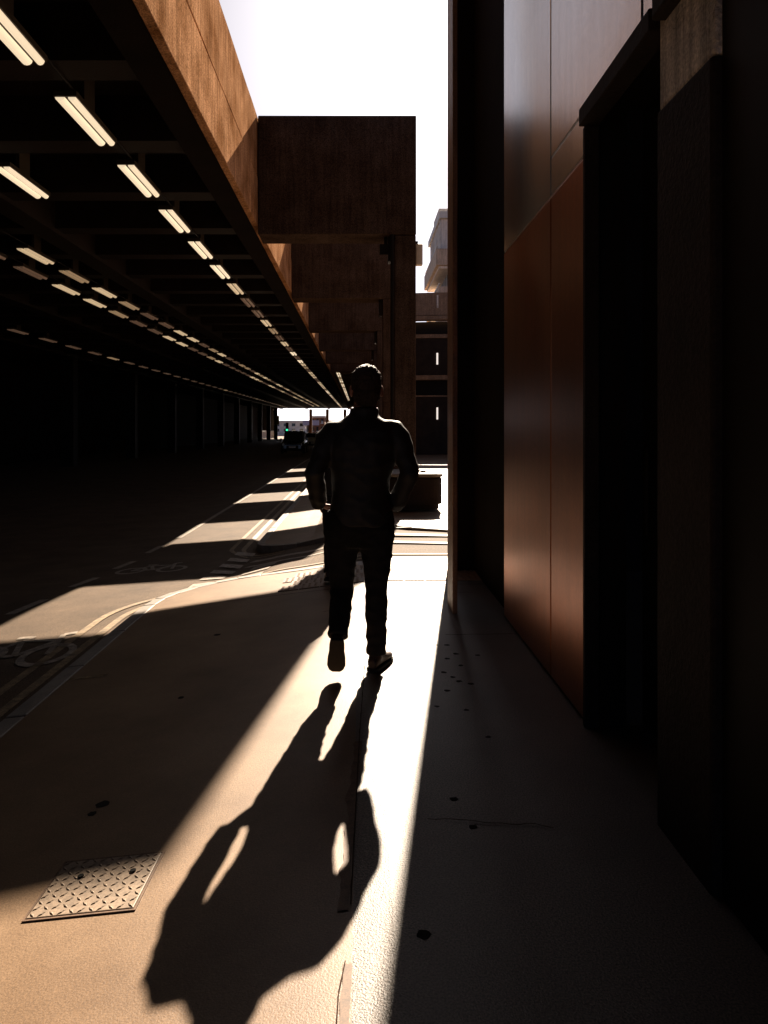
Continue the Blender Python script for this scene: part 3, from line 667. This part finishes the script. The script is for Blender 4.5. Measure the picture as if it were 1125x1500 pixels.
def make_person(name, label, loc, J, fold_seed=0.0, hem=.875):
    """J: joints in metres relative to loc, facing +Y (away from the camera)"""
    def torso(k, top=True, z_lo=.86):
        mb = MB(); rg = []
        T = J['torso']
        for (x, y, z, rx, ry) in T:
            if z < z_lo: continue
            ring = []
            for i in range(24):
                t = 2*math.pi*i/24; c, s_ = math.cos(t), math.sin(t)
                e = 2/2.4
                ring.append((x + rx*k*math.copysign(abs(c)**e, c), y + ry*k*math.copysign(abs(s_)**e, s_), z))
            rg.append(ring)
        return rg
    # ---- body: one continuous skin surface
    b = MB(); b.rings(torso(.86, z_lo=.79))
    hx, hy, hz = J['head']; K = J.get('head_k', 1.0)
    nk = V(J['neck'])
    b.limb([(nk + V((0, 0, -.10)), .105, .080), (nk, .072, .068), (V((hx, hy - .010, hz - .06)), .070, .068)], 16)
    hb = MB(); O = V((0, 0, 0))
    hb.ball((0, -.008, .025), .077, .098, .096, 18, 14)
    hb.ball((0, .022, -.045), .064, .076, .088, 16, 12)
    hb.ball((0, .055, -.105), .036, .036, .028, 12, 8)
    hb.limb([(V((0, .085, .005)), .009, .008), (V((0, .108, -.028)), .014, .012), (V((0, .096, -.045)), .017, .010)], 8)
    hb.ball((0, .088, -.078), .024, .012, .006, 10, 6); hb.ball((0, .086, -.090), .021, .012, .006, 10, 6)
    for s_ in (-1, 1):
        hb.ball((s_*.030, .078, .026), .022, .014, .007, 10, 6)
        hb.ball((s_*.083, -.004, -.012), .012, .022, .034, 10, 8)
    b.add([(hx + x*K, hy + y*K, hz + z*K) for x, y, z in hb.v], hb.f)
    for s_ in ('l', 'r'):
        A = [V(p) for p in J['arm_' + s_]]
        b.limb([(A[0], .052, .052), (A[0].lerp(A[1], .5), .044, .044), (A[1], .037, .037), (A[1].lerp(A[2], .4), .036, .036), (A[2], .026, .024)], 12)
        hd_, nn = J['hand_' + s_]
        hand(b, A[2], hd_, nn, 1 if s_ == 'l' else -1, .55)
        G = [V(p) for p in J['leg_' + s_]]
        b.limb([(G[0] + V((0, 0, .05)), .085, .09), (G[0].lerp(G[1], .4), .072, .075), (G[1], .050, .053), (G[1].lerp(G[2], .35), .049, .053), (G[2], .034, .037)], 14)
    me = voxel(b, .0068, 2, 'person'); me.materials.clear(); me.materials.append(M['skin'])
    root = bpy.data.objects.new(name, me); col.objects.link(root); root.location = loc; tag(root, label, 'person')
    def cloth(nm, mb, m, size, sm, amp, sc, extra=None):
        def fold(c):
            q = V((c.x*sc, c.y*sc, c.z*sc*1.5 + fold_seed))
            r1 = 1 - 2*abs(noise.noise(q)); r2 = noise.noise(q*2.3 + V((4, 1, 9)))
            return amp*(.7*r1*r1 - .35 + .5*r2)
        me = voxel(mb, size, sm, nm, fold); me.materials.clear(); me.materials.append(m)
        o = bpy.data.objects.new(nm, me); col.objects.link(o); o.parent = root; return o
    # ---- jacket
    j = MB(); rg = torso(1.0, z_lo=hem - .02); j.rings(rg)
    hz0 = J['torso'][[t[2] >= hem - .02 for t in J['torso']].index(True)]
    j.limb([(nk + V((0, .0, -.11)), .125, .085), (nk + V((0, -.004, -.035)), .090, .084), (nk + V((0, -.006, .030)), .086, .082)], 18)
    for s_ in ('l', 'r'):
        A = [V(p) for p in J['arm_' + s_]]
        sh = A[0]; inn = V((nk.x + (A[0].x - nk.x)*.45, A[0].y, A[0].z + .012))
        j.limb([(inn, .075, .070), (sh + V((0, 0, .000)), .080, .082), (sh.lerp(A[1], .12), .079, .081), (sh.lerp(A[1], .3), .075, .077), (sh.lerp(A[1], .6), .065, .067), (A[1], .060, .063), (A[1].lerp(A[2], .45), .057, .060), (A[1].lerp(A[2], .88), .054, .056), (A[1].lerp(A[2], 1.12), .047, .049)], 16)
    jk = cloth('jacket', j, M['jacket'], .0105, 5, .0085, 6.5)
    # hem band
    # ---- trousers
    t = MB()
    rg = [r for r in torso(.95, z_lo=.72) if r[0][2] < 1.05]; t.rings(rg)
    for s_ in ('l', 'r'):
        G = [V(p) for p in J['leg_' + s_]]; w_ = J.get('leg_w', 1.0)
        t.limb([(G[0] + V((0, 0, .10)), .090*w_, .105), (G[0], .108*w_, .112), (G[0].lerp(G[1], .3), .098*w_, .100), (G[0].lerp(G[1], .65), .082*w_, .085), (G[1], .068*w_, .073), (G[1].lerp(G[2], .3), .068*w_, .071), (G[1].lerp(G[2], .7), .060*w_, .062), (G[1].lerp(G[2], .93), .058*w_, .062), (G[1].lerp(G[2], 1.0), .059*w_, .063)], 18)
    cloth('trousers', t, M['trousers'], .0105, 3, .010, 8.0)
    # ---- shoes
    for s_ in ('l', 'r'):
        an = V(J['leg_' + s_][2]); heel, toe = V(J['foot_' + s_][0]), V(J['foot_' + s_][1])
        f = (toe - heel); L = f.length; f.normalize()
        up = V((0, 0, 1)) if abs(f.z) < .7 else V((0, 1, .25)); 
        side = f.cross(up).normalized(); up = side.cross(f).normalized()
        u = MB(); so = MB(); ru = []; rs = []
        for q, w_, h_ in ((0.0, .026, .050), (.05, .034, .070), (.2, .039, .085), (.4, .040, .080), (.6, .047, .062), (.8, .049, .050), (.93, .038, .040), (1.0, .018, .028)):
            c = heel + f*L*q
            ru.append([c + side*(w_*math.copysign(abs(math.cos(2*math.pi*k/16))**.8, math.cos(2*math.pi*k/16))) + up*(.018 + h_*.5 + h_*.5*math.sin(2*math.pi*k/16)) for k in range(16)])
            ww = w_ + .005
            rs.append([c + side*ww + up*0, c + side*ww + up*.024, c - side*ww + up*.024, c - side*ww + up*0])
        u.rings(ru); u.limb([(heel + f*.045 + up*.05, .040, .046), (heel.lerp(an, .6) + f*.02 + up*.03, .042, .048), (an, .042, .045)], 14)
        me = voxel(u, .006, 3, 'shoe'); me.materials.clear(); me.materials.append(M['shoe'])
        o = bpy.data.objects.new('shoe', me); col.objects.link(o); o.parent = root
        s2 = so.rings(rs).build('sole', M['sole'], o, bevel=.004, local=True)
    # ---- hair: short crop with an uneven surface
    h = MB(); h.ball((0, -.014, .036), .084, .101, .099, 26, 20); h.ball((0, -.050, -.025), .074, .058, .088, 20, 14)
    h.ball((0, -.030, .060), .080, .085, .070, 20, 14)
    h.v = [(hx + x*K, hy + y*K, hz + z*K) for x, y, z in h.v]
    def hf(c):
        return .006*noise.noise(c*55) + .006*noise.noise(c*130) - (.06 if (c.y > hy + .06*K and c.z < hz + .06*K) else 0)
    me = voxel(h, .006, 2, 'hair', hf); me.materials.clear(); me.materials.append(M['hair'])
    o = bpy.data.objects.new('hair', me); col.objects.link(o); o.parent = root
    for s_ in (-1, 1):
        e = MB().ball((hx + s_*.031*K, hy + .080*K, hz + .010*K), .012, .011, .010, 12, 8).build('eye', M['eye'], root, smooth=True, local=True)
    return root

# man walking away: metres relative to the point under his hips
TOR = [(.010, 0, .74, .14, .105), (.010, 0, .80, .165, .118), (.006, 0, .87, .185, .134), (.006, 0, .96, .184, .134), (.004, 0, 1.06, .168, .130), (.006, .0, 1.16, .178, .134),
       (.014, .0, 1.26, .204, .142), (.016, .0, 1.36, .214, .142), (.018, .0, 1.43, .200, .124), (.020, 0, 1.48, .150, .095), (.022, 0, 1.53, .09, .07)]
JM = dict(torso=TOR, head_k=1.1, head=(.040, .035, 1.685), neck=(.028, .012, 1.545),
    arm_l=[(-.172, 0, 1.415), (-.268, -.075, 1.19), (-.252, .055, 1.0)], arm_r=[(.218, 0, 1.415), (.298, -.06, 1.185), (.222, .065, .985)],
    hand_l=((.72, .50, -.48), (.6, .3, .7)), hand_r=((-.70, .52, -.48), (-.6, .3, .7)),
    leg_w=1.04, leg_l=[(-.108, 0, .86), (-.108, .085, .475), (-.128, -.135, .235)], leg_r=[(.104, 0, .86), (.100, .035, .48), (.100, .02, .09)],
    foot_l=[(-.130, -.205, .235), (-.140, -.075, .012)], foot_r=[(.072, -.045, .0), (.178, .22, .0)])
make_person('person', 'man in dark jacket and trousers walking away with hands at his pockets', (0.0, 4.5, 0.0), JM)
TOR2 = [(x - .01, y, z*.96, rx*.84, ry*.9) for x, y, z, rx, ry in TOR]
J2 = dict(torso=TOR2, head=(.0, .03, 1.60), neck=(.0, .01, 1.475),
    arm_l=[(-.165, 0, 1.36), (-.20, -.03, 1.09), (-.20, .05, .87)], arm_r=[(.165, 0, 1.36), (.20, .02, 1.09), (.19, .12, .88)],
    hand_l=((0, .2, -1), (1, 0, 0)), hand_r=((0, .2, -1), (-1, 0, 0)),
    leg_l=[(-.08, 0, .83), (-.085, -.03, .45), (-.09, -.22, .13)], leg_r=[(.08, 0, .83), (.085, .12, .47), (.085, .20, .09)],
    foot_l=[(-.09, -.29, .07), (-.10, -.06, .0)], foot_r=[(.085, .14, .0), (.10, .40, .0)])
make_person('person', 'dark clothed pedestrian walking ahead, hidden behind the man', (-.21, 7.35, pav(-.21, 7.35)), J2, 3.0).scale = (.9, .9, .9)
